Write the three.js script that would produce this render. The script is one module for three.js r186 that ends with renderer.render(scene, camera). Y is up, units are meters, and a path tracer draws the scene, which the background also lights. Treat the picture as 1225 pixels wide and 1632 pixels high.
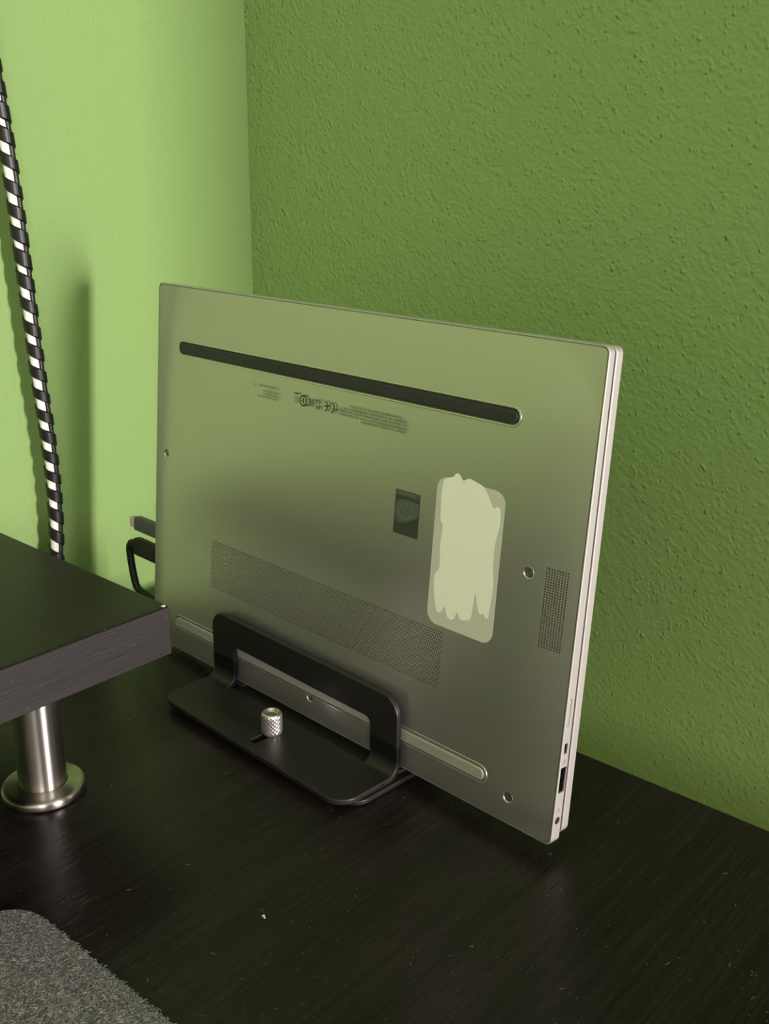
import * as THREE from 'three';
import { RoundedBoxGeometry } from 'three/addons/geometries/RoundedBoxGeometry.js';
import { RectAreaLightUniformsLib } from 'three/addons/lights/RectAreaLightUniformsLib.js';
import { mergeGeometries } from 'three/addons/utils/BufferGeometryUtils.js';
import { FontLoader } from 'three/addons/loaders/FontLoader.js';
import { TextGeometry } from 'three/addons/geometries/TextGeometry.js';
import { Brush, Evaluator, SUBTRACTION } from 'three-bvh-csg';

// ---------------------------------------------------------------- camera, sky, lights, exposure
const scene = new THREE.Scene();
scene.background = new THREE.Color(0x9fb0c0);
const camera = new THREE.PerspectiveCamera(51.285, 1225 / 1632, 0.02, 60);
camera.position.set(0, 1.056, 0);
camera.rotation.set(-18.9685 * Math.PI / 180, 40.9887 * Math.PI / 180, 0.4998 * Math.PI / 180, 'YXZ');
camera.updateMatrixWorld();

const renderer = new THREE.WebGLRenderer({ antialias: true });
renderer.toneMapping = THREE.LinearToneMapping;
renderer.toneMappingExposure = 1.0;
renderer.shadowMap.enabled = true;
renderer.shadowMap.type = THREE.PCFSoftShadowMap;
RectAreaLightUniformsLib.init();

// room: x from the left wall to the window wall, z from the back wall to the front wall
const XL = -0.610, ZB = -0.5487, XR = 2.0, ZF = 2.3, TOP = 2.5, DESK = 0.75;
// the window and an added fill window (both to the right of the camera): z range, y range, radiance, colour
const WIN1 = { z0: -0.450, z1: -0.250, y0: 0.74, y1: 1.3, L: 218, c: 0xfff7f6 };   // in the right wall, faces -x
const FILL_WIN2 = { z0: 1.2, z1: 2.1, y0: 1.35, y1: 2.25, L: 13, c: 0xfffaf6 };        // added fill window, unseen, further along the same wall
function windowLight(w, h, pos, yaw, L, c) {
  const l = new THREE.RectAreaLight(c, L, w, h);
  l.position.copy(pos); l.rotation.y = yaw; scene.add(l);                      // a RectAreaLight shines along its -z
  return l;
}
windowLight(WIN1.z1 - WIN1.z0, WIN1.y1 - WIN1.y0, new THREE.Vector3(XR - 0.015, (WIN1.y0 + WIN1.y1) / 2, (WIN1.z0 + WIN1.z1) / 2), Math.PI / 2, WIN1.L, WIN1.c);
windowLight(FILL_WIN2.z1 - FILL_WIN2.z0, FILL_WIN2.y1 - FILL_WIN2.y0, new THREE.Vector3(XR - 0.015, (FILL_WIN2.y0 + FILL_WIN2.y1) / 2, (FILL_WIN2.z0 + FILL_WIN2.z1) / 2), Math.PI / 2, FILL_WIN2.L, FILL_WIN2.c);

// ---------------------------------------------------------------- helpers
let seed = 7;
const rnd = () => { seed = (seed * 1664525 + 1013904223) >>> 0; return seed / 4294967296; };
const V = (x, y, z) => new THREE.Vector3(x, y, z);
const used = {};
function numbered(n) { const k = used[n] = (used[n] ?? -1) + 1; return k ? n + '_' + String(k).padStart(3, '0') : n; }
function mesh(name, geo, mat, parent = scene) {
  const m = new THREE.Mesh(geo, mat); m.name = parent === scene ? numbered(name) : name;
  m.castShadow = m.receiveShadow = true; parent.add(m); return m;
}
function thing(name, label, category, pos = [0, 0, 0], group) {
  const g = new THREE.Group(); g.name = numbered(name); g.position.set(...pos); scene.add(g);
  g.userData = { label, category }; if (group) g.userData.group = group; return g;
}
function struct(name, geo, mat) { const m = mesh(name, geo, mat); m.userData.kind = 'structure'; return m; }
const box = (x0, x1, y0, y1, z0, z1) => new THREE.BoxGeometry(x1 - x0, y1 - y0, z1 - z0).translate((x0 + x1) / 2, (y0 + y1) / 2, (z0 + z1) / 2);
const rbox = (x0, x1, y0, y1, z0, z1, r, s = 3) => new RoundedBoxGeometry(x1 - x0, y1 - y0, z1 - z0, s, r).translate((x0 + x1) / 2, (y0 + y1) / 2, (z0 + z1) / 2);
const join = (...g) => mergeGeometries(g.map(x => { const n = x.index ? x.toNonIndexed() : x; for (const k of Object.keys(n.attributes)) if (!['position', 'normal', 'uv'].includes(k)) n.deleteAttribute(k); return n; }));
// uv in metres from the dominant axis of each face
function metricUV(geo) {
  const g = geo.index ? geo.toNonIndexed() : geo, p = g.attributes.position, n = g.attributes.normal, uv = new Float32Array(p.count * 2);
  for (let i = 0; i < p.count; i++) {
    const a = Math.abs(n.getX(i)), b = Math.abs(n.getY(i)), c = Math.abs(n.getZ(i)), x = p.getX(i), y = p.getY(i), z = p.getZ(i);
    const [u, v] = b >= a && b >= c ? [z, x] : a >= c ? [z, y] : [x, y];
    uv[2 * i] = u; uv[2 * i + 1] = v;
  }
  g.setAttribute('uv', new THREE.BufferAttribute(uv, 2)); return g;
}
function rrShape(x0, x1, y0, y1, r, S = THREE.Shape) {
  const [bl, br, tr, tl] = Array.isArray(r) ? r : [r, r, r, r], s = new S();
  s.moveTo(x0 + bl, y0); s.lineTo(x1 - br, y0); if (br) s.absarc(x1 - br, y0 + br, br, -Math.PI / 2, 0);
  s.lineTo(x1, y1 - tr); if (tr) s.absarc(x1 - tr, y1 - tr, tr, 0, Math.PI / 2);
  s.lineTo(x0 + tl, y1); if (tl) s.absarc(x0 + tl, y1 - tl, tl, Math.PI / 2, Math.PI);
  s.lineTo(x0, y0 + bl); if (bl) s.absarc(x0 + bl, y0 + bl, bl, Math.PI, 1.5 * Math.PI);
  return s;
}
// extrude along +z from z0 to z1 with a bevel that stays inside the outline
function slab(shape, z0, z1, b = 0.0005, seg = 3, curve = 8) {
  return new THREE.ExtrudeGeometry(shape, { depth: z1 - z0 - 2 * b, bevelEnabled: b > 0, bevelThickness: b, bevelSize: b, bevelOffset: -b, bevelSegments: seg, curveSegments: curve }).translate(0, 0, z0 + b);
}
// tileable value noise
function noiseGrid(n, s) { const a = new Float32Array(n * n); let k = s >>> 0; for (let i = 0; i < n * n; i++) { k = (k * 1664525 + 1013904223) >>> 0; a[i] = k / 4294967296; } return a; }
function tnoise(g, n, x, y) {
  const xi = Math.floor(x), yi = Math.floor(y), fx = x - xi, fy = y - yi, u = fx * fx * (3 - 2 * fx), v = fy * fy * (3 - 2 * fy);
  const m = q => ((q % n) + n) % n, X0 = m(xi), X1 = m(xi + 1), Y0 = m(yi) * n, Y1 = m(yi + 1) * n;
  return (g[Y0 + X0] * (1 - u) + g[Y0 + X1] * u) * (1 - v) + (g[Y1 + X0] * (1 - u) + g[Y1 + X1] * u) * v;
}
function dataTex(w, h, fn, srgb = false) {
  const d = new Uint8Array(w * h * 4);
  for (let y = 0; y < h; y++) for (let x = 0; x < w; x++) { const c = fn(x, y), i = (y * w + x) * 4; d[i] = c[0]; d[i + 1] = c[1]; d[i + 2] = c[2]; d[i + 3] = c[3] ?? 255; }
  const t = new THREE.DataTexture(d, w, h, THREE.RGBAFormat); t.wrapS = t.wrapT = THREE.RepeatWrapping; t.magFilter = THREE.LinearFilter; t.minFilter = THREE.LinearMipmapLinearFilter; t.generateMipmaps = true;
  if (srgb) t.colorSpace = THREE.SRGBColorSpace; t.needsUpdate = true; return t;
}
const cl = v => Math.max(0, Math.min(255, v));

// ---------------------------------------------------------------- materials
// plaster relief: fine orange peel with scattered longer bumps, 0.4 m tile
const plasterH = (() => {
  const n = 1024, H = new Float32Array(n * n), A = noiseGrid(128, 11), B = noiseGrid(256, 12), C = noiseGrid(32, 13);
  for (let y = 0; y < n; y++) for (let x = 0; x < n; x++) H[y * n + x] = 0.20 * tnoise(A, 128, x / 8 + y / 16, y / 8) + 0.15 * tnoise(B, 256, x / 4, y / 4) + 0.12 * tnoise(C, 32, x / 32, y / 32);
  let s = 5; const r = () => { s = (s * 1664525 + 1013904223) >>> 0; return s / 4294967296; };
  for (let k = 0; k < 2600; k++) {
    const cx = r() * n, cy = r() * n, len = 1.9 + 2.6 * r() * r(), wid = 1.5 + 0.9 * r(), a = 1.9 + 0.9 * (r() - 0.5), h = 0.18 + 0.42 * r() * r(), ca = Math.cos(a), sa = Math.sin(a);
    for (let dy = -16; dy <= 16; dy++) for (let dx = -16; dx <= 16; dx++) {
      const u = (dx * ca + dy * sa) / len, v = (-dx * sa + dy * ca) / wid, q = u * u + v * v; if (q > 5) continue;
      H[(((cy + dy) | 0) + n) % n * n + (((cx + dx) | 0) + n) % n] += h * Math.exp(-q);
    }
  }
  return dataTex(n, n, (x, y) => { const v = cl(H[y * n + x] * 170); return [v, v, v]; });
})();
plasterH.repeat.set(3.0, 3.0);
const M = {};
const std = o => new THREE.MeshStandardMaterial(o), phy = o => new THREE.MeshPhysicalMaterial(o);
M.green = std({ color: new THREE.Color(0.218, 0.338, 0.102), roughness: 0.62, bumpMap: plasterH, bumpScale: 0.0027 });
M.greenSmooth = std({ color: new THREE.Color(0.218, 0.338, 0.102), roughness: 0.62, bumpMap: plasterH, bumpScale: 0.0005 });
M.white = std({ color: 0xd9d6cf, roughness: 0.9 });
M.darkWall = std({ color: 0x6f7060, roughness: 0.9 });
M.floor = std({ color: 0x9c8a74, roughness: 0.5 });
M.winFrame = std({ color: 0xe8e6e1, roughness: 0.4 });
M.pane = std({ color: 0xffffff, roughness: 0.6, emissive: 0xfff6ea, emissiveIntensity: 3 });
// black-brown stained wood: fine pores and streaks that run along u (metres), tile 0.6 m, specks of dust
function woodTex(n, dark, light, seedA, dust) {
  const A = noiseGrid(512, seedA), B = noiseGrid(64, seedA + 1), C = noiseGrid(128, seedA + 2);
  let s = seedA * 77; const r = () => { s = (s * 1664525 + 1013904223) >>> 0; return s / 4294967296; };
  const P = new Float32Array(n * n), D = new Float32Array(n * n);
  for (let k = 0; k < n * 9; k++) {                                            // open pores: short thin dashes along the grain
    const x0 = r() * n, y0 = r() * n, L = 10 + r() * r() * 70, d = 0.25 + 0.75 * r(), w = 8 * Math.sin(y0 * 0.02);
    for (let t = 0; t < L; t++) P[(((y0 + 2 * Math.sin((x0 + t) * 0.006)) | 0) + n) % n * n + (((x0 + t) | 0) + n) % n] = d * Math.sin(Math.PI * t / L) ;
  }
  for (let k = 0; k < dust; k++) {
    const x0 = r() * n | 0, y0 = r() * n | 0, v = 0.25 + 0.75 * r() * r(), long = r() < 0.12 ? 3 + (r() * 6 | 0) : r() < 0.4 ? 2 : 1, a = r() * 6.3;
    for (let t = 0; t < long; t++) D[(y0 + Math.round(t * Math.sin(a)) + n) % n * n + (x0 + Math.round(t * Math.cos(a)) + n) % n] = v;
  }
  const tone = (x, y) => 0.55 * tnoise(A, 512, x / n * 16, y / n * 512) + 0.45 * tnoise(B, 64, x / n * 4, y / n * 64 + 1.5 * tnoise(C, 128, x / n * 2, y / n * 4));
  const map = dataTex(n, n, (x, y) => { const i = y * n + x, t = tone(x, y) - 0.35 * P[i], d = D[i]; return [0, 1, 2].map(c => cl(dark[c] + (light[c] - dark[c]) * t + 150 * d)); }, true);
  const bump = dataTex(n, n, (x, y) => { const i = y * n + x, v = cl(150 + 40 * tone(x, y) - 120 * P[i] + 60 * D[i]); return [v, v, v]; });
  map.repeat.set(1 / 0.6, 1 / 0.6); bump.repeat.set(1 / 0.6, 1 / 0.6);
  return { map, bump };
}
const wood = woodTex(2048, [18, 14, 13], [39, 32, 31], 21, 9000);
M.desk = phy({ map: wood.map, bumpMap: wood.bump, bumpScale: 0.00022, roughness: 0.29, specularIntensity: 0.5 });
M.riserTop = phy({ map: wood.map, bumpMap: wood.bump, bumpScale: 0.0001, roughness: 0.32, specularIntensity: 0.4 });
M.riserEdge = phy({ map: wood.map, bumpMap: wood.bump, bumpScale: 0.0002, roughness: 0.58 });
M.bare = std({ color: 0xcfc5b6, roughness: 0.8 });
M.silver = std({ color: 0xc4beba, metalness: 0.84, roughness: 0.31 });
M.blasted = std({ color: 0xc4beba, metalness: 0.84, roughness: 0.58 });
M.silverFoot = std({ color: 0xa9a59e, metalness: 0.35, roughness: 0.45 });
M.rim = std({ color: 0xcac7c0, metalness: 0.85, roughness: 0.28 });
M.rubber = std({ color: 0x2b292a, roughness: 0.62 });
M.black = std({ color: 0x0b0b0c, roughness: 0.55 });
M.cavity = std({ color: 0x050505, roughness: 0.8 });
M.screw = std({ color: 0x8d8984, metalness: 0.9, roughness: 0.32 });
M.space = std({ color: 0x3d3a39, metalness: 0.75, roughness: 0.42 });
M.steel = phy({ color: 0xb9b3ac, metalness: 1, roughness: 0.32, anisotropy: 0.85, anisotropyRotation: Math.PI / 2 });
M.alu = std({ color: 0xc9c2c0, metalness: 0.9, roughness: 0.3 });
M.dongle = std({ color: 0x474a4a, roughness: 0.5 });
M.lightPlastic = std({ color: 0xb5aca2, roughness: 0.55 });
M.cableBlack = std({ color: 0x0a0a0a, roughness: 0.45 });
M.cableWhite = std({ color: 0xe6e0d6, roughness: 0.5 });
M.label = std({ color: 0xc9c7bb, roughness: 0.55 });
M.redactionWhite = std({ color: 0xf4f1e2, roughness: 0.75 });  // cream fill for the added redaction patch

// ---------------------------------------------------------------- the room
const T = 0.12;
struct('floor', box(XL - T, XR + T, -0.12, 0, ZB - T, ZF + T), M.floor);
struct('ceiling', box(XL - T, XR + T, TOP, TOP + 0.12, ZB - T, ZF + T), M.white);
struct('wall_left', metricUV(box(XL - T, XL, 0, TOP, ZB - T, ZF + T)), M.greenSmooth);
struct('wall_back', metricUV(box(XL, XR + T, 0, TOP, ZB - T, ZB)), M.green);
function wallWithHoles(name, a0, a1, holes, place, mat) {
  const s = rrShape(a0, a1, 0, TOP, 0); for (const w of holes) s.holes.push(rrShape(...w, 0, THREE.Path));
  const g = new THREE.ExtrudeGeometry(s, { depth: T, bevelEnabled: false }); place(g); struct(name, g, mat);
}
wallWithHoles('wall_right', -ZF - T, -ZB, [WIN1, FILL_WIN2].map(w => [-w.z1, -w.z0, w.y0, w.y1]), g => g.rotateY(Math.PI / 2).translate(XR, 0, 0), M.darkWall);
struct('wall_front', box(XL, XR, 0, TOP, ZF, ZF + T), M.white);
function windowUnit(name, w, h, pos, yaw) {
  const g = new THREE.Group(); g.name = name; g.userData.kind = 'structure'; g.position.copy(pos); g.rotation.y = yaw; scene.add(g);
  const f = 0.04, bars = [box(-w / 2, w / 2, -h / 2, -h / 2 + f, 0.02, 0.08), box(-w / 2, w / 2, h / 2 - f, h / 2, 0.02, 0.08), box(-w / 2, -w / 2 + f, -h / 2, h / 2, 0.02, 0.08), box(w / 2 - f, w / 2, -h / 2, h / 2, 0.02, 0.08)];
  mesh('window_frame', join(...bars), M.winFrame, g); mesh('pane', box(-w / 2 + f, w / 2 - f, -h / 2 + f, h / 2 - f, 0.045, 0.05), M.pane, g);
}
windowUnit('window_1', WIN1.z1 - WIN1.z0, WIN1.y1 - WIN1.y0, V(XR, (WIN1.y0 + WIN1.y1) / 2, (WIN1.z0 + WIN1.z1) / 2), Math.PI / 2);
windowUnit('fill_window_2', FILL_WIN2.z1 - FILL_WIN2.z0, FILL_WIN2.y1 - FILL_WIN2.y0, V(XR, (FILL_WIN2.y0 + FILL_WIN2.y1) / 2, (FILL_WIN2.z0 + FILL_WIN2.z1) / 2), Math.PI / 2);  // frame and pane of the added fill light

// ---------------------------------------------------------------- the desk
const desk = thing('desk', 'black-brown stained wood desk top with fine open grain and dust', 'desk', [0, 0, 0]);
mesh('desk_top', metricUV(rbox(-0.580, 0.40, DESK - 0.034, DESK, -0.4456, 0.24, 0.0015, 2)), M.desk, desk);
for (const [x, z] of [[-0.53, -0.38], [0.34, -0.38], [-0.53, 0.18], [0.34, 0.18]]) mesh('leg', box(x - 0.025, x + 0.025, 0, DESK - 0.034, z - 0.025, z + 0.025), M.desk, desk);

// unseen light blocker, added past the desk to shade the corner of the room
{
  const b = thing('light_blocker', 'unseen shelf unit added past the end of the desk to block window light', 'light_blocker', [0.72, 0, -0.4995]);
  for (const x of [-0.30, 0.28]) mesh('side_panel', box(x, x + 0.02, 0, 2.1, -0.0485, 0.0485), M.desk, b);
  for (let k = 0; k < 7; k++) mesh('shelf', box(-0.28, 0.28, 0.05 + k * 0.338, 0.07 + k * 0.338, -0.043, 0.047), M.desk, b);
  mesh('back_panel', box(-0.28, 0.28, 0, 2.1, -0.0485, -0.0435), M.desk, b);
}

// ---------------------------------------------------------------- the raised shelf on steel legs
const RX = -0.39, RZ = -0.2904, RY0 = DESK + 0.0678, RY1 = DESK + 0.0935;
const riser = thing('monitor_riser', 'thick black wooden shelf with a pale chipped corner raised on brushed steel legs', 'shelf', [-0.493, DESK, 0.03]);
{
  const o = [0.493, -DESK, -0.03], board = mesh('board', metricUV(rbox(-0.577, RX - 0.0006, RY0, RY1, RZ, 0.35, 0.0009, 2)).translate(...o), M.riserTop, riser);
  const band = metricUV(rbox(RX - 0.0012, RX, RY0 + 0.0003, RY1 - 0.0004, RZ + 0.0004, 0.3496, 0.0004, 1)); mesh('edge_band', band.translate(...o), M.riserEdge, board);
  const chip = new THREE.IcosahedronGeometry(0.0011, 1).scale(1, 0.7, 1.1).translate(RX - 0.0022, RY1 - 0.0002, RZ + 0.0022); mesh('chipped_corner', chip.translate(...o), M.bare, board).userData.label = 'pale chipped corner';
  for (const [lx, lz] of [[-0.4275, -0.235], [-0.4275, 0.295], [-0.552, -0.235], [-0.552, 0.295]]) {
    const prof = [[0, 0], [0.0190, 0], [0.0202, 0.0008], [0.0203, 0.0032], [0.0196, 0.0046], [0.0176, 0.0054], [0.0132, 0.0056], [0.0126, 0.0060], [0.0119, 0.0060]].map(p => new THREE.Vector2(...p));
    const leg = mesh('leg', new THREE.LatheGeometry(prof, 64).translate(lx, DESK + 0.0003, lz).translate(...o), M.steel, riser);
    const tube = [[0.0116, 0.005], [0.0116, 0.066], [0.0116, 0.0677]].map(p => new THREE.Vector2(...p)); leg.name = 'leg';
    mesh('tube', new THREE.LatheGeometry(tube, 64).translate(lx, DESK, lz).translate(...o), M.steel, leg);
  }
}

// ---------------------------------------------------------------- felt desk mat
const feltMap = (() => {
  const n = 1024, a = new Float32Array(n * n).fill(0.3); let s = 99; const r = () => { s = (s * 1664525 + 1013904223) >>> 0; return s / 4294967296; };
  for (let k = 0; k < 90000; k++) {
    let x = r() * n, y = r() * n, d = r() * 6.283, L = 5 + r() * 10; const v = r() < 0.42 ? 0.02 + 0.12 * r() : 0.3 + 0.55 * r();
    for (let t = 0; t < L; t++) { const i = ((y | 0) + n) % n * n + ((x | 0) + n) % n; a[i] = a[i] * 0.25 + v * 0.75; x += Math.cos(d); y += Math.sin(d); d += (r() - 0.5) * 0.35; }
  }
  const map = dataTex(n, n, (x, y) => { const v = a[y * n + x]; return [cl(30 + 205 * v), cl(29 + 201 * v), cl(30 + 201 * v)]; }, true), bump = dataTex(n, n, (x, y) => { const v = cl(60 + 190 * a[y * n + x]); return [v, v, v]; });
  map.repeat.set(5, 5); bump.repeat.set(5, 5); return { map, bump };
})();
M.felt = std({ map: feltMap.map, bumpMap: feltMap.bump, bumpScale: 0.0012, roughness: 1 });
const mat = thing('desk_mat', 'grey heathered felt desk mat with a rounded corner', 'desk mat', [-0.21, DESK, 0.02]);
{
  const g = slab(rrShape(-0.3625, -0.06, -0.232, 0.182, 0.019), 0, 0.003, 0.001, 3, 16).rotateX(-Math.PI / 2);      // shape y is -z
  mesh('felt', metricUV(g).translate(0.21, 0.0002, -0.02), M.felt, mat);
  const fib = []; M.fibre = std({ color: 0x8c8988, roughness: 1 }); M.fibreDark = std({ color: 0x3a3839, roughness: 1 });
  const one = [[], []];
  for (let k = 0; k < 5200; k++) {
    let x, z, y = 0.0030;
    if (k < 900) { const t = rnd(); if (k % 3) { x = -0.346 + 0.16 * t; z = -0.182; } else { x = -0.3625; z = -0.163 + 0.16 * t; } y = 0.0008 + 0.0022 * rnd(); }
    else { x = -0.3615 + 0.13 * rnd(); z = -0.1812 + 0.11 * rnd(); if (x < -0.344 && z < -0.163 && Math.hypot(x + 0.3435, z + 0.163) > 0.018) continue; }
    const a = rnd() * 6.283, L = 0.0006 + 0.0011 * rnd(), up = 0.0001 + 0.0003 * rnd(), c = Math.cos(a), s = Math.sin(a), b = a + (rnd() - 0.5) * 1.2;
    const pts = [V(x, y - 0.0003, z), V(x + c * L / 2, y + up, z + s * L / 2), V(x + c * L / 2 + Math.cos(b) * L / 2, y - 0.0001, z + s * L / 2 + Math.sin(b) * L / 2)];
    one[k % 3 ? 0 : 1].push(new THREE.TubeGeometry(new THREE.CatmullRomCurve3(pts), 3, 0.00007, 3));
  }
  one.forEach((l, i) => { const f = mesh('loose_fibres', mergeGeometries(l).translate(0.21, 0, -0.02), i ? M.fibreDark : M.fibre, mat); f.userData.kind = 'stuff'; });
}

// ---------------------------------------------------------------- the notebook
// local axes: u along its long side, v up, w out of the underside; BL is the lower left corner of the underside
const LW = 0.3156, LH = 0.2242, BL = V(-0.523, 1.056 - 0.301, -0.375);
const lap = thing('laptop', 'closed thin silver laptop standing on its long edge, underside facing out', 'laptop');
lap.rotation.set(-5.5 * Math.PI / 180, -3.77 * Math.PI / 180, 0.64 * Math.PI / 180, 'YXZ'); lap.updateMatrixWorld();
const LQ = lap.quaternion.clone(), LO = V(LW / 2, 0, -0.008);
lap.position.copy(BL).add(LO.clone().applyQuaternion(LQ));
const inLap = g => g.translate(-LO.x, -LO.y, -LO.z);
const ss = t => { t = Math.max(0, Math.min(1, t)); return t * t * (3 - 2 * t); };
const hgt = (u, v) => {                                                         // underside: flat, rolling off towards the rim
  const e = (d, w) => 1 - Math.max(0, Math.min(1, d / w)), q = e(u, 0.022), a = e(LW - u, 0.040), b = e(v, 0.020), c = e(LH - v, 0.038);
  return 0.0018 - 0.0023 * Math.min(1, a * a + c * c + b * b + q * q);
};
{
  // base frame with ports: a slab, a little thinner towards the hinge
  const sh = rrShape(0, LW, 0, LH, [0.0035, 0.0035, 0.0034, 0.0034]);
  const wedge = q => { const p = q.attributes.position; for (let i = 0; i < p.count; i++) if (p.getZ(i) < -0.004) p.setZ(i, p.getZ(i) + 0.0024 * p.getY(i) / LH); return q; };
  const body = wedge(slab(sh, -0.0067, -0.0004, 0.0004, 3, 10));
  const ev = new Evaluator(); ev.attributes = ['position', 'normal']; ev.useGroups = false;
  const cut = (geo, ...cutters) => { let b = new Brush(geo); b.updateMatrixWorld(); for (const c of cutters) { const k = new Brush(c); k.updateMatrixWorld(); b = ev.evaluate(b, k, SUBTRACTION); } return b.geometry; };
  const inner = slab(rrShape(0.0006, LW - 0.0006, 0.0006, LH - 0.0006, 0.0029), -0.0016, 0.002, 0, 1, 10);
  const usb = box(LW - 0.012, LW + 0.002, 0.0262, 0.0386, -0.0056, -0.0014), lock = box(LW - 0.006, LW + 0.002, 0.0452, 0.0502, -0.0044, -0.0022);
  const jack = new THREE.CylinderGeometry(0.0018, 0.0018, 0.014, 24).rotateZ(Math.PI / 2).translate(LW - 0.004, 0.0122, -0.0034);
  const tray = slab(rrShape(0.0585, 0.0715, -0.0036, -0.0016, 0.0008), LW - 0.0006, LW + 0.002, 0, 1, 6);
  const toSide = q => { const p = q.attributes.position, n = q.attributes.normal; for (let i = 0; i < p.count; i++) { const a = [p.getX(i), p.getY(i), p.getZ(i)], b = [n.getX(i), n.getY(i), n.getZ(i)]; p.setXYZ(i, a[2], a[0], a[1]); n.setXYZ(i, b[2], b[0], b[1]); } return q; };
  const frame = cut(body, inner, box(0.0612, 0.2443, 0.0512, 0.0808, -0.0052, 0), box(0.2976, 0.3094, 0.0910, 0.1278, -0.0048, 0), usb, lock, jack, toSide(tray));
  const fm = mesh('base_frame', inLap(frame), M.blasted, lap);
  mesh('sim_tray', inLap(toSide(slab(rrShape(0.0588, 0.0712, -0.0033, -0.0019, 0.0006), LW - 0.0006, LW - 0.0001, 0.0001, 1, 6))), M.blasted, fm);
  const liner = (d, v0, v1, w0, w1) => { const u0 = LW - d, u1 = LW - 0.0005, e = 0.00015; return [box(u0, u0 + e, v0, v1, w0, w1), box(u0, u1, v0, v0 + e, w0, w1), box(u0, u1, v1 - e, v1, w0, w1), box(u0, u1, v0, v1, w0, w0 + e), box(u0, u1, v0, v1, w1 - e, w1)]; };
  const usbPort = mesh('usb_port', inLap(join(...liner(0.0118, 0.0263, 0.0385, -0.0055, -0.0015))), M.cavity, fm);
  mesh('tongue', inLap(box(LW - 0.0115, LW - 0.002, 0.0272, 0.0376, -0.0034, -0.0022)), M.cavity, fm);
  mesh('lock_slot', inLap(join(...liner(0.0058, 0.0453, 0.0501, -0.0043, -0.0023))), M.cavity, fm);
  mesh('audio_jack', inLap(join(new THREE.CylinderGeometry(0.0017, 0.0017, 0.0006, 20).rotateZ(Math.PI / 2).translate(LW - 0.0095, 0.0122, -0.0034), new THREE.TorusGeometry(0.00165, 0.00022, 8, 24).rotateY(Math.PI / 2).translate(LW - 0.0006, 0.0122, -0.0034))), M.cavity, fm);

  // underside cover, a closed height field with the openings cut out
  const nu = 150, nv = 110, I = 0.0010, c0 = [I, I], cw = LW - 2 * I, ch = LH - 2 * I, rad = 0.0025, pos = [], idx = [];
  const warp = (u, v) => {                                                      // square grid with rounded corners
    let x = u * cw, y = v * ch; for (const [kx, ky] of [[0, 0], [1, 0], [0, 1], [1, 1]]) { const cx = kx ? cw - rad : rad, cy = ky ? ch - rad : rad, dx = kx ? x - cx : cx - x, dy = ky ? y - cy : cy - y; if (dx > 0 && dy > 0) { const m = Math.max(dx, dy), l = Math.hypot(dx, dy), k = m / l; x = cx + (kx ? 1 : -1) * dx * k; y = cy + (ky ? 1 : -1) * dy * k; } }
    return [x + c0[0], y + c0[1]];
  };
  for (let s = 0; s < 2; s++) for (let j = 0; j <= nv; j++) for (let i = 0; i <= nu; i++) { const [u, v] = warp(i / nu, j / nv); pos.push(u, v, s ? -0.0012 : hgt(u, v)); }
  const id = (s, i, j) => s * (nu + 1) * (nv + 1) + j * (nu + 1) + i;
  for (let j = 0; j < nv; j++) for (let i = 0; i < nu; i++) {
    const a = id(0, i, j), b = id(0, i + 1, j), c = id(0, i + 1, j + 1), d = id(0, i, j + 1), o = (nu + 1) * (nv + 1);
    idx.push(a, b, c, a, c, d, a + o, c + o, b + o, a + o, d + o, c + o);
  }
  // separate wall vertices so that the rim stays crisp
  const rimLoop = []; for (let i = 0; i < nu; i++) rimLoop.push([i, 0]); for (let j = 0; j < nv; j++) rimLoop.push([nu, j]); for (let i = nu; i > 0; i--) rimLoop.push([i, nv]); for (let j = nv; j > 0; j--) rimLoop.push([0, j]);
  const base = pos.length / 3; for (const [i, j] of rimLoop) for (let s = 0; s < 2; s++) { const k = id(s, i, j) * 3; pos.push(pos[k], pos[k + 1], pos[k + 2]); }
  rimLoop.forEach((_, k) => { const a = base + 2 * k, b = base + 2 * ((k + 1) % rimLoop.length); idx.push(a, a + 1, b, b, a + 1, b + 1); });
  const cg = new THREE.BufferGeometry(); cg.setAttribute('position', new THREE.Float32BufferAttribute(pos, 3)); cg.setIndex(idx); cg.computeVertexNormals();
  const VENT = { u0: 0.0612, u1: 0.2443, v0: 0.0512, v1: 0.0808 }, SPK = { u0: 0.2976, u1: 0.3094, v0: 0.0910, v1: 0.1278 };
  const screws = [[0.0139, 0.1231], [0.2890, 0.1226], [0.2906, 0.0144], [0.1537, 0.0138]];
  const capsule = (u0, u1, v0, v1) => rrShape(u0, u1, v0, v1, (v1 - v0) / 2 - 0.00005);
  const FOOT = [0.0250, 0.2768, 0.1846, 0.1930], FOOT2 = [0.0270, 0.2778, 0.0152, 0.0238];
  const cutters = [box(VENT.u0, VENT.u1, VENT.v0, VENT.v1, -0.003, 0.004), box(SPK.u0, SPK.u1, SPK.v0, SPK.v1, -0.003, 0.004),
    slab(capsule(...FOOT), 0.0002, 0.004, 0, 1, 10), slab(capsule(...FOOT2), 0.0002, 0.004, 0, 1, 10),
    ...screws.map(([u, v]) => new THREE.CylinderGeometry(0.0026, 0.0026, 0.004, 28).rotateX(Math.PI / 2).translate(u, v, 0.0013))];
  const cover = mesh('bottom_cover', inLap(cut(cg, ...cutters)), M.silver, lap);

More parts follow.
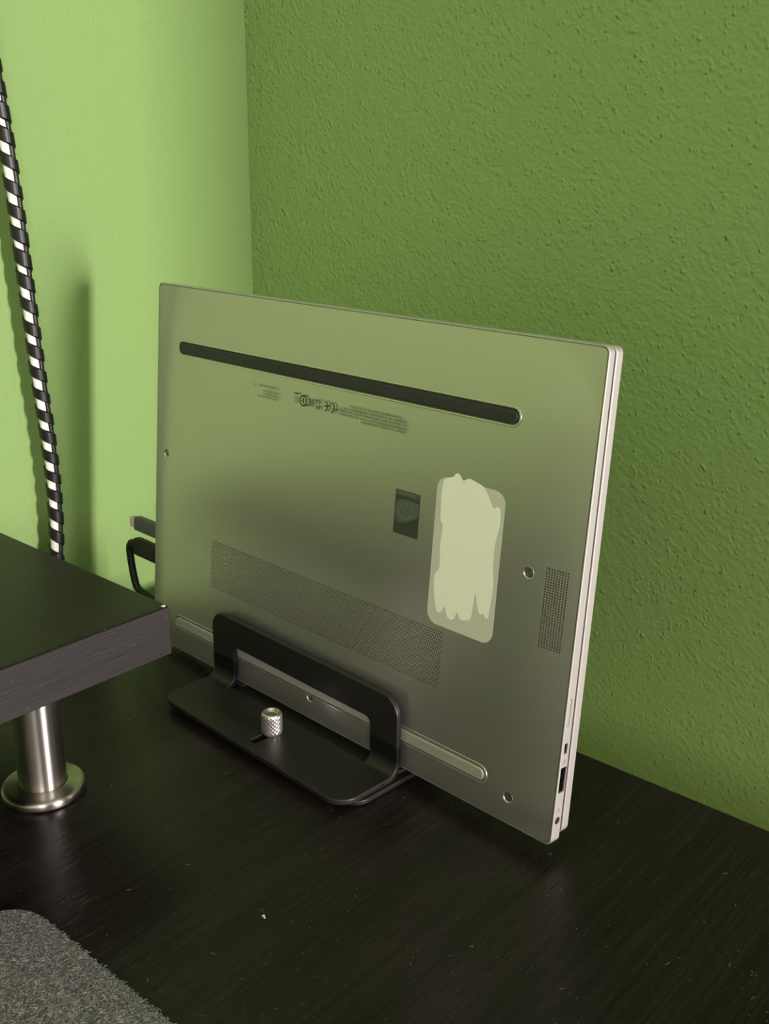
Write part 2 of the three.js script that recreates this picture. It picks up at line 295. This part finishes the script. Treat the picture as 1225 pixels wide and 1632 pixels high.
  // perforated panels: a grid of cells with octagonal holes, dark behind
  function perforated(R, pu, pv, r, stagger) {
    const p = [], n = [], nr = Math.round((R.v1 - R.v0) / pv), dv = (R.v1 - R.v0) / nr, nc = Math.round((R.u1 - R.u0) / pu), du = (R.u1 - R.u0) / nc, K = 8, dep = 0.0008;
    const put = (a, b, c) => { for (const q of [a, b, c]) p.push(q[0], q[1], hgt(q[0], q[1]) - 0.00002 - (q[2] || 0)); };
    const quad = (a, b, c, d) => { put(a, b, c); put(a, c, d); };
    for (let j = 0; j < nr; j++) {
      const v0 = R.v0 + j * dv, v1 = v0 + dv, off = stagger && j % 2 ? du / 2 : 0;
      if (off) { quad([R.u0, v0], [R.u0 + off, v0], [R.u0 + off, v1], [R.u0, v1]); quad([R.u1 - off, v0], [R.u1, v0], [R.u1, v1], [R.u1 - off, v1]); }
      for (let i = 0; i < nc - (off ? 1 : 0); i++) {
        const u0 = R.u0 + off + i * du, u1 = u0 + du, cu = (u0 + u1) / 2, cv = (v0 + v1) / 2, O = [], Q = [];
        for (let k = 0; k < K; k++) {
          const a = (k + 0.5) * 2 * Math.PI / K; Q.push([cu + r * Math.cos(a), cv + r * Math.sin(a)]);
          const c = Math.cos(a), s = Math.sin(a), m = Math.max(Math.abs(c), Math.abs(s)); O.push([cu + c / m * du / 2, cv + s / m * dv / 2]);
        }
        const cor = [[u1, v1], [u0, v1], [u0, v0], [u1, v0]];
        for (let k = 0; k < K; k++) {
          const m = (k + 1) % K; quad(Q[k], O[k], O[m], Q[m]);
          if (k % 2 === 0) put(O[k], cor[k / 2], O[m]);
          put([...Q[k], 0], [...Q[m], 0], [...Q[m], dep]); put([...Q[k], 0], [...Q[m], dep], [...Q[k], dep]);
        }
      }
    }
    const g = new THREE.BufferGeometry(); g.setAttribute('position', new THREE.Float32BufferAttribute(p, 3)); g.computeVertexNormals(); return g;
  }
  M.grille = M.silver.clone(); M.grille.side = THREE.DoubleSide;
  const vg = mesh('vent_grille', inLap(perforated(VENT, 0.00158, 0.00132, 0.00046, true)), M.grille, cover);
  const sg = mesh('speaker_grille', inLap(perforated(SPK, 0.00131, 0.00118, 0.0004, false)), M.grille, cover);

  // feet: a rim and a pad in a slot
  for (const [F, pad, lbl] of [[FOOT, M.rubber, 'long dark grey rubber foot'], [FOOT2, M.silverFoot, 'long silver foot strip']]) {
    const [u0, u1, v0, v1] = F, out = capsule(u0 - 0.0005, u1 + 0.0005, v0 - 0.0005, v1 + 0.0005); out.holes.push(rrShape(u0 + 0.0006, u1 - 0.0006, v0 + 0.0006, v1 - 0.0006, (v1 - v0) / 2 - 0.0007, THREE.Path));
    const f = mesh('foot', inLap(slab(capsule(u0 + 0.0011, u1 - 0.0011, v0 + 0.0011, v1 - 0.0011), 0.0002, 0.0027, 0.0009, 4, 10)), pad, cover); f.userData.label = lbl;
    mesh('foot_rim', inLap(slab(out, 0.0008, 0.0022, 0.0003, 2, 10)), M.rim, cover);
  }
  // screws: countersunk ring, head and six-lobe recess
  const star = new THREE.Path(); for (let k = 0; k <= 24; k++) { const a = k / 24 * Math.PI * 2, r = 0.00085 + 0.00022 * Math.cos(6 * a); k ? star.lineTo(r * Math.cos(a), r * Math.sin(a)) : star.moveTo(r, 0); }
  const headShape = new THREE.Shape(); headShape.absarc(0, 0, 0.0019, 0, Math.PI * 2); headShape.holes.push(star);
  const headG = join(slab(headShape, -0.0005, 0.0002, 0.0001, 2, 14), new THREE.CircleGeometry(0.0012, 20).translate(0, 0, -0.0003)), ringG = new THREE.LatheGeometry([[0.0019, -0.0006], [0.0022, -0.0001], [0.00262, 0.0003], [0.0029, 0.00035], [0.003, 0.0002]].map(q => new THREE.Vector2(...q)).reverse(), 32).rotateX(Math.PI / 2);
  for (const [u, v] of screws) {
    const s = mesh('screw', headG, M.screw, cover); s.position.set(u - LO.x, v - LO.y, hgt(u, v) - 0.0004 - LO.z);
    const r = mesh('screw_seat', ringG, M.rim, cover); r.position.set(u - LO.x, v - LO.y, hgt(u, v) - 0.0003 - LO.z); M.rim.side = THREE.DoubleSide;
  }
  // gasket and hinge bar between base and lid, then the lid
  mesh('gasket', inLap(wedge(box(0.002, LW - 0.0030, 0.006, LH - 0.002, -0.0088, -0.0060))), M.cavity, lap);
  const lid = slab(rrShape(0, LW, 0.0026, LH - 0.0004, [0.0045, 0.0045, 0.0032, 0.0032]), -0.0129, -0.0081, 0.0005, 3, 10);
  { const p = lid.attributes.position; for (let i = 0; i < p.count; i++) p.setZ(i, p.getZ(i) + 0.0025 * p.getY(i) / LH); lid.computeVertexNormals(); }
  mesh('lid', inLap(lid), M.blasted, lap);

  // frosted label with an added patch for the redaction scribble
  const lab = mesh('sticker', inLap(slab(rrShape(0.2330, 0.2732, 0.0832, 0.1549, 0.0062), 0.0017, 0.0019, 0.00005, 1, 10)), M.label, cover); lab.userData.label = 'translucent grey rounded sticker';
  const blob = [[236.4, 152.3], [238.5, 154.5], [242.2, 155.9], [244.2, 158.0], [246.5, 157.3], [248.3, 155.4], [251.8, 157.0], [255.6, 156.3], [260.1, 155.0], [263.4, 151.7], [266.9, 146.7], [268.9, 147.7], [270.8, 146.5], [271.3, 139.7], [269.8, 131.2], [269.8, 119.7], [271.0, 112.6], [270.6, 103.6], [270.1, 98.9], [269.7, 95.5], [267.9, 95.5], [267.0, 96.8], [264.9, 96.1], [263.0, 99.5], [261.2, 105.3], [260.7, 100.0], [259.9, 93.1], [257.5, 90.8], [253.8, 90.2], [251.5, 92.9], [250.3, 89.8], [248.2, 88.2], [245.7, 89.3], [243.7, 93.4], [242.3, 90.8], [240.5, 89.6], [238.3, 91.4], [236.0, 101.2], [236.1, 107.4], [238.5, 111.8], [237.8, 121.8], [238.3, 131.7], [236.8, 134.3], [236.1, 144.1]]; // outline of the redaction scribble, built as an added patch, millimetres
  const bp = new THREE.Shape(new THREE.SplineCurve(blob.concat([blob[0]]).map(q => new THREE.Vector2(q[0] / 1000, q[1] / 1000))).getPoints(180));
  mesh('redaction_patch', inLap(slab(bp, 0.00188, 0.00198, 0.00003, 1, 4)), M.redactionWhite, lab).userData.label = 'added cream patch in the outline of a redaction scribble over the sticker';

  // small dark foil sticker with a pale swirl
  const cv = document.createElement('canvas'); cv.width = 128; cv.height = 176; const x = cv.getContext('2d');
  x.fillStyle = '#3a3b37'; x.fillRect(0, 0, 128, 176); x.fillStyle = '#4c4f49'; x.fillRect(0, 0, 128, 22); x.lineWidth = 5;
  x.fillStyle = '#565b53'; x.beginPath(); x.moveTo(4, 70); x.bezierCurveTo(10, 30, 60, 26, 124, 40); x.lineTo(124, 92); x.bezierCurveTo(90, 104, 70, 132, 28, 128); x.bezierCurveTo(6, 124, 2, 100, 4, 70); x.fill();
  for (let k = 0; k < 5; k++) { x.strokeStyle = k % 2 ? '#6f746a' : '#4b4f48'; x.lineWidth = 3; x.beginPath(); x.ellipse(60 + 3 * k, 80 - 2 * k, 54 - k * 11, 36 - k * 6, -0.5 + 0.25 * k, 0.9 * k, 3.4 + 0.9 * k); x.stroke(); }
  for (let k = 0; k < 10; k++) { x.fillStyle = '#676a63'; x.fillRect(20 + k * 9, 6, 5, 10); }
  const ct = new THREE.CanvasTexture(cv); ct.colorSpace = THREE.SRGBColorSpace;
  const sq = new THREE.PlaneGeometry(0.0160, 0.0218).translate(0.2150, 0.1320, 0.00195), sqBase = slab(rrShape(0.2070, 0.2230, 0.1211, 0.1429, 0.0004), 0.0017, 0.00192, 0.00004, 1, 4);
  const ssq = mesh('foil_sticker', inLap(sqBase), M.black, cover); mesh('print', inLap(sq), std({ map: ct, roughness: 0.4 }), ssq);

  // regulatory print, upside down because the laptop stands on its front edge
  const pc = document.createElement('canvas'); pc.width = 2048; pc.height = 256; const c = pc.getContext('2d'), K = 2048 / 0.118, ink = '#2e302c';
  c.clearRect(0, 0, 2048, 256); c.fillStyle = ink; c.strokeStyle = ink;
  const U = u => (0.2140 - u) * K, Vv = v => (v - 0.1675) * K * 1;               // turned half a turn: x from high u to low u, y from low v to high v
  const scribble = (u0, u1, v, h, a) => { let q = U(u0); const end = U(u1); let s = v * 1e6 | 0; const r = () => { s = (s * 1664525 + 1013904223) >>> 0; return s / 4294967296; }; c.globalAlpha = a; while (q < end) { const w = 4 + r() * 9; if (r() < 0.86) c.fillRect(q, Vv(v) - h / 2 * (0.7 + 0.6 * r()), w * 0.62, h); q += w; } c.globalAlpha = 1; };
  const text = (t, u, v, px, font = 'bold ') => { c.font = font + px + 'px sans-serif'; c.textAlign = 'center'; c.textBaseline = 'middle'; c.fillText(t, U(u), Vv(v)); };
  for (const [v, a, b] of [[0.1708, 0.2108, 0.181], [0.1724, 0.2118, 0.164], [0.1741, 0.2118, 0.160], [0.1757, 0.2112, 0.166], [0.1773, 0.208, 0.172]]) scribble(a, b, v, 17, 0.6);
  c.lineWidth = 14; for (const [u, e] of [[0.1594, 0], [0.1546, 1]]) { c.beginPath(); c.arc(U(u) + 14, Vv(0.1747), 46, 0.6 * Math.PI, 1.4 * Math.PI); c.stroke(); if (e) { c.beginPath(); c.moveTo(U(u) - 30, Vv(0.1747)); c.lineTo(U(u) + 8, Vv(0.1747)); c.stroke(); } }
  text('UK', 0.1492, 0.1731, 50); text('CA', 0.1492, 0.1762, 50);
  c.save(); c.translate(U(0.1436), Vv(0.1747)); c.scale(0.5, 1.25); c.font = 'bold 72px sans-serif'; c.textAlign = 'center'; c.textBaseline = 'middle'; c.fillText('EAC', 0, 0); c.restore();
  c.lineWidth = 13; c.beginPath(); c.arc(U(0.1378), Vv(0.1748), 46, 0, 6.3); c.stroke(); c.beginPath(); c.moveTo(U(0.1378) - 8, Vv(0.1748) - 14); c.lineTo(U(0.1378) + 14, Vv(0.1748)); c.lineTo(U(0.1378) - 8, Vv(0.1748) + 14); c.stroke();
  c.globalAlpha = 0.6; c.lineWidth = 5; c.strokeRect(U(0.1323) - 18, Vv(0.1745) - 22, 36, 44); c.beginPath(); c.moveTo(U(0.1323) - 28, Vv(0.1745) - 32); c.lineTo(U(0.1323) + 28, Vv(0.1745) + 32); c.moveTo(U(0.1323) + 28, Vv(0.1745) - 32); c.lineTo(U(0.1323) - 28, Vv(0.1745) + 32); c.stroke(); c.globalAlpha = 1;
  c.fillRect(U(0.1338), Vv(0.1774), 56, 11);
  for (const [v, a, b] of [[0.1718, 0.1175, 0.1005], [0.1735, 0.1175, 0.1045], [0.1752, 0.1175, 0.1045], [0.1776, 0.1175, 0.0975]]) scribble(a, b, v, 19, 0.5);
  const pt = new THREE.CanvasTexture(pc); pt.colorSpace = THREE.SRGBColorSpace; pt.anisotropy = 8;
  const pg = new THREE.PlaneGeometry(0.118, 0.118 * 256 / 2048).rotateZ(Math.PI).translate(0.2140 - 0.059, 0.1675 + 0.059 * 256 / 2048, 0.00185);
  mesh('regulatory_print', inLap(pg), std({ map: pt, transparent: true, roughness: 0.5, polygonOffset: true, polygonOffsetFactor: -1 }), cover);

  // port marks on the right edge: SS usb mark and headphones
  const font = await new FontLoader().loadAsync('fonts/droid/droid_sans_bold.typeface.json');
  M.mark = std({ color: 0x77726f, roughness: 0.6 });
  const tg = new TextGeometry('SS', { font, size: 0.0016, depth: 0.00005, curveSegments: 3 }); tg.rotateX(0).rotateY(Math.PI / 2).rotateX(Math.PI / 2);
  // letters run along v, upright towards the lid
  const side = (g, v, w) => { g.computeBoundingBox(); const b = g.boundingBox.getCenter(V(0, 0, 0)); return g.translate(LW + 0.00001 - g.boundingBox.min.x, v - b.y, w - b.z); };
  mesh('port_mark', inLap(side(join(tg), 0.0412, -0.0034)), M.mark, fm);
  const hp = join(new THREE.TorusGeometry(0.0009, 0.00012, 6, 20, Math.PI * 1.25).rotateZ(-0.125 * Math.PI), box(-0.0011, -0.0006, -0.0009, -0.0003, -0.0001, 0.0001), box(0.0006, 0.0011, -0.0009, -0.0003, -0.0001, 0.0001)).scale(1, 1, 0.4).rotateY(Math.PI / 2);
  mesh('port_mark', inLap(side(hp, 0.0172, -0.0034)), M.mark, fm);
}

// ---------------------------------------------------------------- vertical stand
// local axes: x along the slot (from its left end), y up, z towards the viewer; z = 0 is the front face of the upright
const yawS = -3.77 * Math.PI / 180, q0 = V(0.225, -0.002, 0.009).applyQuaternion(LQ).add(BL), dS = V(Math.cos(yawS), 0, -Math.sin(yawS)), nS = V(Math.sin(yawS), 0, Math.cos(yawS));
const stand = thing('laptop_stand', 'dark grey aluminium vertical stand with a loop handle clamping the laptop', 'laptop stand');
const SX0 = 0.0725, SX1 = 0.2245, SW = SX1 - SX0, cxS = (SX0 + SX1) / 2;
{
  const p = q0.clone().addScaledVector(dS, SX0 - 0.225).addScaledVector(nS, -0.004); stand.position.set(p.x, DESK, p.z); stand.rotation.y = yawS;
  const t = 0.003, b = 0.0006, yB = 0.0036, R = 0.0055, Zf = 0.0385, top = 0.0485, wl = 0.0195, winT = 0.0310;
  // L profile of one leg of the loop, in (z, y): horizontal piece, bend, vertical piece
  const prof = (zEnd, yEnd) => { const s = new THREE.Shape(), Ro = R + t; s.moveTo(zEnd, yB + 0.00008); s.lineTo(-t + Ro, yB); s.absarc(-t + Ro, yB + Ro, Ro, 1.5 * Math.PI, Math.PI, true); s.lineTo(-t, yEnd); s.lineTo(0, yEnd); s.lineTo(0, yB + Ro); s.absarc(-t + Ro, yB + Ro, R, Math.PI, 1.5 * Math.PI); s.lineTo(zEnd, yB + t - 0.00008); return s; };
  function bracket() {
    const leg = x0 => { const g = slab(prof(0.0115, 0.022), 0, wl, b, 3, 12), q = g.attributes.position, n = g.attributes.normal; for (let i = 0; i < q.count; i++) { const a = [q.getX(i), q.getY(i), q.getZ(i)], c = [n.getX(i), n.getY(i), n.getZ(i)]; q.setXYZ(i, x0 + wl - a[2], a[1], a[0]); n.setXYZ(i, -c[2], c[1], c[0]); } return g; };
    // open loop: build the outline directly
    const o = new THREE.Shape(); o.moveTo(0, 0.013); o.lineTo(0, top - 0.0105); o.absarc(0.0105, top - 0.0105, 0.0105, Math.PI, Math.PI / 2, true); o.lineTo(SW - 0.0105, top); o.absarc(SW - 0.0105, top - 0.0105, 0.0105, Math.PI / 2, 0, true); o.lineTo(SW, 0.013);
    o.lineTo(SW - wl, 0.013); o.lineTo(SW - wl, winT - 0.0035); o.absarc(SW - wl - 0.0035, winT - 0.0035, 0.0035, 0, Math.PI / 2); o.lineTo(wl + 0.0035, winT); o.absarc(wl + 0.0035, winT - 0.0035, 0.0035, Math.PI / 2, Math.PI); o.lineTo(wl, 0.013); o.closePath();
    return { loop: slab(o, -t, 0, b, 3, 12), legs: [leg(0), leg(SW - wl)] };
  }
  function basePlate(slot) {                                                    // shape in (x, -z)
    const s = rrShape(0, SW, -Zf, -0.0085, [0.0115, 0.0115, 0, 0]); if (slot) s.holes.push(rrShape(0.1490 - SX0 - 0.0024, 0.1490 - SX0 + 0.0024, -0.0325, -0.0125, 0.0023, THREE.Path));
    const s2 = new THREE.Shape(); // with the notch between the two bends
    s2.moveTo(0.0115, -Zf); s2.lineTo(SW - 0.0115, -Zf); s2.absarc(SW - 0.0115, -Zf + 0.0115, 0.0115, -Math.PI / 2, 0); s2.lineTo(SW, -0.0085); s2.lineTo(SW - wl, -0.0085); s2.lineTo(SW - wl, -0.0030); s2.lineTo(wl, -0.0030); s2.lineTo(wl, -0.0085); s2.lineTo(0, -0.0085); s2.lineTo(0, -Zf + 0.0115); s2.absarc(0.0115, -Zf + 0.0115, 0.0115, Math.PI, 1.5 * Math.PI);
    if (slot) s2.holes.push(s.holes[0]);
    return slab(s2, yB, yB + t, b, 3, 12).rotateX(-Math.PI / 2);
  }
  const fb = bracket(), front = mesh('front_bracket', join(basePlate(true), fb.loop, ...fb.legs), M.space, stand);
  // rear half: the same loop behind the lid, its thinner base slides below the front base
  const gap = 0.0300, rb = bracket(), rear = join(rb.loop, ...rb.legs).applyMatrix4(new THREE.Matrix4().makeRotationY(Math.PI)).translate(SW, 0, -gap);
  const rp = rrShape(0.004, SW + 0.0015, -0.0300, gap + 0.030, 0.009), rearBase = slab(rp, 0.0008, 0.0034, 0.0005, 3, 10).rotateX(-Math.PI / 2);
  mesh('rear_bracket', join(rear, rearBase), M.space, stand);
  for (const x of [0.02, SW - 0.02]) mesh('rubber_pad', rbox(x - 0.012, x + 0.012, 0.0, 0.0009, -gap - 0.02, 0.022, 0.0004, 2), M.rubber, stand);
  for (const x of [0.012, SW - 0.012]) mesh('cradle_pad', rbox(x - 0.009, x + 0.009, 0.0033, 0.0050, -gap + 0.005, -0.0045, 0.0005, 2), M.rubber, stand);
  // knurled thumb screw
  const K = 64, J = 22, r0 = 0.0056, h = 0.0118, pos = [], idx = [];
  for (let j = 0; j <= J; j++) for (let i = 0; i <= K * 2; i++) {
    const a = i / (K * 2) * 2 * Math.PI, y = j / J * h, end = Math.min(1, Math.min(j, J - j) / 2), dia = Math.abs(((i / 4 + j / 2.2) % 2 + 2) % 2 - 1) + Math.abs(((i / 4 - j / 2.2) % 2 + 2) % 2 - 1), r = r0 - 0.0004 * (1 - end) + 0.00032 * (dia - 1) * end;
    pos.push(r * Math.cos(a), y, -r * Math.sin(a));
  }
  for (let j = 0; j < J; j++) for (let i = 0; i < K * 2; i++) { const a = j * (K * 2 + 1) + i; idx.push(a, a + 1, a + K * 2 + 2, a, a + K * 2 + 2, a + K * 2 + 1); }
  const kg = new THREE.BufferGeometry(); kg.setAttribute('position', new THREE.Float32BufferAttribute(pos, 3)); kg.setIndex(idx); kg.computeVertexNormals(); kg.setAttribute('uv', new THREE.Float32BufferAttribute(new Float32Array(pos.length / 3 * 2), 2));
  const cap = new THREE.LatheGeometry([[0, h - 0.0010], [0.0026, h - 0.0010], [0.0032, h - 0.0008], [0.0040, h + 0.0005], [0.0046, h + 0.0006], [0.0053, h]].map(q => new THREE.Vector2(...q)).reverse(), 40);
  const knob = mesh('thumb_screw', join(kg, cap), M.alu, stand); knob.position.set(0.1490 - SX0, yB + t + 0.0001, 0.0185); knob.userData.label = 'small knurled silver thumb screw'; M.alu.side = THREE.DoubleSide;
}

// ---------------------------------------------------------------- plugs at the far edge of the laptop
const toWorld = (u, v, w) => V(u, v, w).applyQuaternion(LQ).add(BL);
function inWorldGroup(name, label, category, at) { const g = thing(name, label, category, at.toArray()); g.quaternion.copy(LQ); return g; }
{
  const d = inWorldGroup('usb_stick', 'dark grey usb stick plugged in above the black charging plug', 'usb stick', toWorld(0, 0.0690, -0.004));
  mesh('body', rbox(-0.0262, -0.0002, -0.0046, 0.0046, -0.0031, 0.0031, 0.0016, 3), M.dongle, d);
  mesh('end_cap', rbox(-0.0318, -0.0258, -0.0034, 0.0034, -0.0024, 0.0024, 0.0012, 3), M.lightPlastic, d).userData.label = 'pale end cap';
  const c = inWorldGroup('charging_cable', 'black charging cable with its plug bent down beside the laptop', 'cable', toWorld(0, 0.0535, -0.004));
  mesh('plug', rbox(-0.0270, -0.0002, -0.0058, 0.0058, -0.0033, 0.0033, 0.0020, 3), M.black, c);
  mesh('strain_relief', new THREE.CylinderGeometry(0.0028, 0.0036, 0.007, 20).rotateZ(Math.PI / 2).translate(-0.0295, 0, 0), M.black, c);
  const path = new THREE.CatmullRomCurve3([[-0.028, 0, 0], [-0.0325, 0.0004, 0], [-0.0352, -0.0035, -0.0003], [-0.0344, -0.013, -0.001], [-0.0315, -0.0235, -0.0015], [-0.0288, -0.0292, -0.0018], [-0.0255, -0.0312, -0.0022], [-0.0195, -0.0322, -0.0026], [-0.0130, -0.0355, -0.0045], [-0.0070, -0.0400, -0.0100], [0.0020, -0.0440, -0.0180], [0.03, -0.0452, -0.036], [0.10, -0.047, -0.045], [0.2, -0.0485, -0.048]].map(q => V(...q)));
  mesh('cord', new THREE.TubeGeometry(path, 200, 0.0024, 12), M.cableBlack, c);
}

// ---------------------------------------------------------------- cables in a spiral wrap by the left wall
{
  const pts = [[-0.612, 0.720, -0.330], [-0.613, 0.50, -0.3475], [-0.614, 0.3529, -0.3552], [-0.614, 0.3118, -0.3587], [-0.614, 0.270, -0.3612], [-0.614, 0.2328, -0.3626], [-0.614, 0.2004, -0.3639], [-0.614, 0.1608, -0.3655], [-0.614, 0.1229, -0.3678], [-0.614, 0.0871, -0.3686], [-0.614, 0.0593, -0.3676], [-0.614, 0.0416, -0.3659], [-0.6135, -0.02, -0.362], [-0.6135, -0.30, -0.36], [-0.6135, -0.70, -0.36]].map(q => V(q[0] * 0.969, (q[1] - 0.306) * 0.969 + 0.306 + DESK, q[2] * 0.969));
  const curve = new THREE.CatmullRomCurve3(pts), L = curve.getLength();
  const g = thing('cable_bundle', 'white and black cables in a black spiral wrap hanging along the left wall', 'cable', pts[pts.length - 1].toArray());
  const o = pts[pts.length - 1], N = 700, fr = [], U0 = V(1, 0, 0);
  for (let i = 0; i <= N; i++) { const t = i / N, T0 = curve.getTangentAt(t), a = U0.clone().addScaledVector(T0, -U0.dot(T0)).normalize(); fr.push({ p: curve.getPointAt(t).sub(o), a, b: T0.clone().cross(a) }); }
  const at = (s, rad, ang) => { const q = Math.max(0, Math.min(N, s * N)), i = Math.min(N - 1, q | 0), f = q - i, A = fr[i], B = fr[i + 1]; return A.p.clone().lerp(B.p, f).addScaledVector(A.a, rad * Math.cos(ang)).addScaledVector(A.b, rad * Math.sin(ang)); };
  // a = towards +x; the viewer looks from +x,+z: strands lie side by side across that view
  const strand = (off, ang) => new THREE.CatmullRomCurve3(Array.from({ length: 120 }, (_, i) => at(i / 119, off, ang)));
  const view = 0.5236, sgn = fr[N >> 1].b.z > 0 ? 1 : -1;
  mesh('white_cable', new THREE.TubeGeometry(strand(0.0016, sgn * (view + 0.75)), 300, 0.0027, 12), M.cableWhite, g);
  mesh('black_cable', new THREE.TubeGeometry(strand(0.0022, sgn * (view - 1.35)), 300, 0.0020, 12), M.cableBlack, g);
  // the wrap: a flat band wound as a helix, with a little unevenness
  const pitch = 0.0138, turns = Math.floor(L / pitch), S = 28, P = [], I = [], bw = 0.0084, n1 = noiseGrid(64, 3);
  for (let k = 0; k <= turns * S; k++) {
    const tt = k / S, ang = -sgn * (tt * 2 * Math.PI), wob = (tnoise(n1, 64, tt * 0.35, 0.5) - 0.5) * 0.004, s = (tt * pitch + wob) / L, w2 = bw * (0.8 + 0.5 * tnoise(n1, 64, tt * 0.5, 7.5)) / 2 / L, r = 0.0047;
    for (const [ds, rr] of [[-w2, r - 0.0004], [-w2 * 0.8, r + 0.0004], [w2 * 0.8, r + 0.0004], [w2, r - 0.0004], [w2, r - 0.0008], [-w2, r - 0.0008]]) { const q = at(s + ds, rr, ang); P.push(q.x, q.y, q.z); }
  }
  for (let k = 0; k < turns * S; k++) for (let j = 0; j < 6; j++) { const a = k * 6 + j, b = k * 6 + (j + 1) % 6; I.push(a, b, a + 6, b, b + 6, a + 6); }
  const hg = new THREE.BufferGeometry(); hg.setAttribute('position', new THREE.Float32BufferAttribute(P, 3)); hg.setIndex(I); const hn = hg.toNonIndexed(); hn.computeVertexNormals();
  const wm = std({ color: 0x0b0b0c, roughness: 0.42, side: THREE.DoubleSide }); mesh('spiral_wrap', hn, wm, g);
}

// ---------------------------------------------------------------- lint on the desk
{
  const g = new THREE.TubeGeometry(new THREE.CatmullRomCurve3([V(0, 0.0003, 0), V(0.0008, 0.0009, -0.0004), V(0.0016, 0.0005, 0.0003), V(0.0023, 0.0008, 0.0002)]), 12, 0.00028, 6);
  const m = mesh('lint_fleck', g, M.cableWhite); m.position.set(-0.2785, DESK + 0.00005, -0.2446); m.userData = { label: 'tiny white lint fleck on the black desk in front of the stand', category: 'lint' };
}

renderer.render(scene, camera);
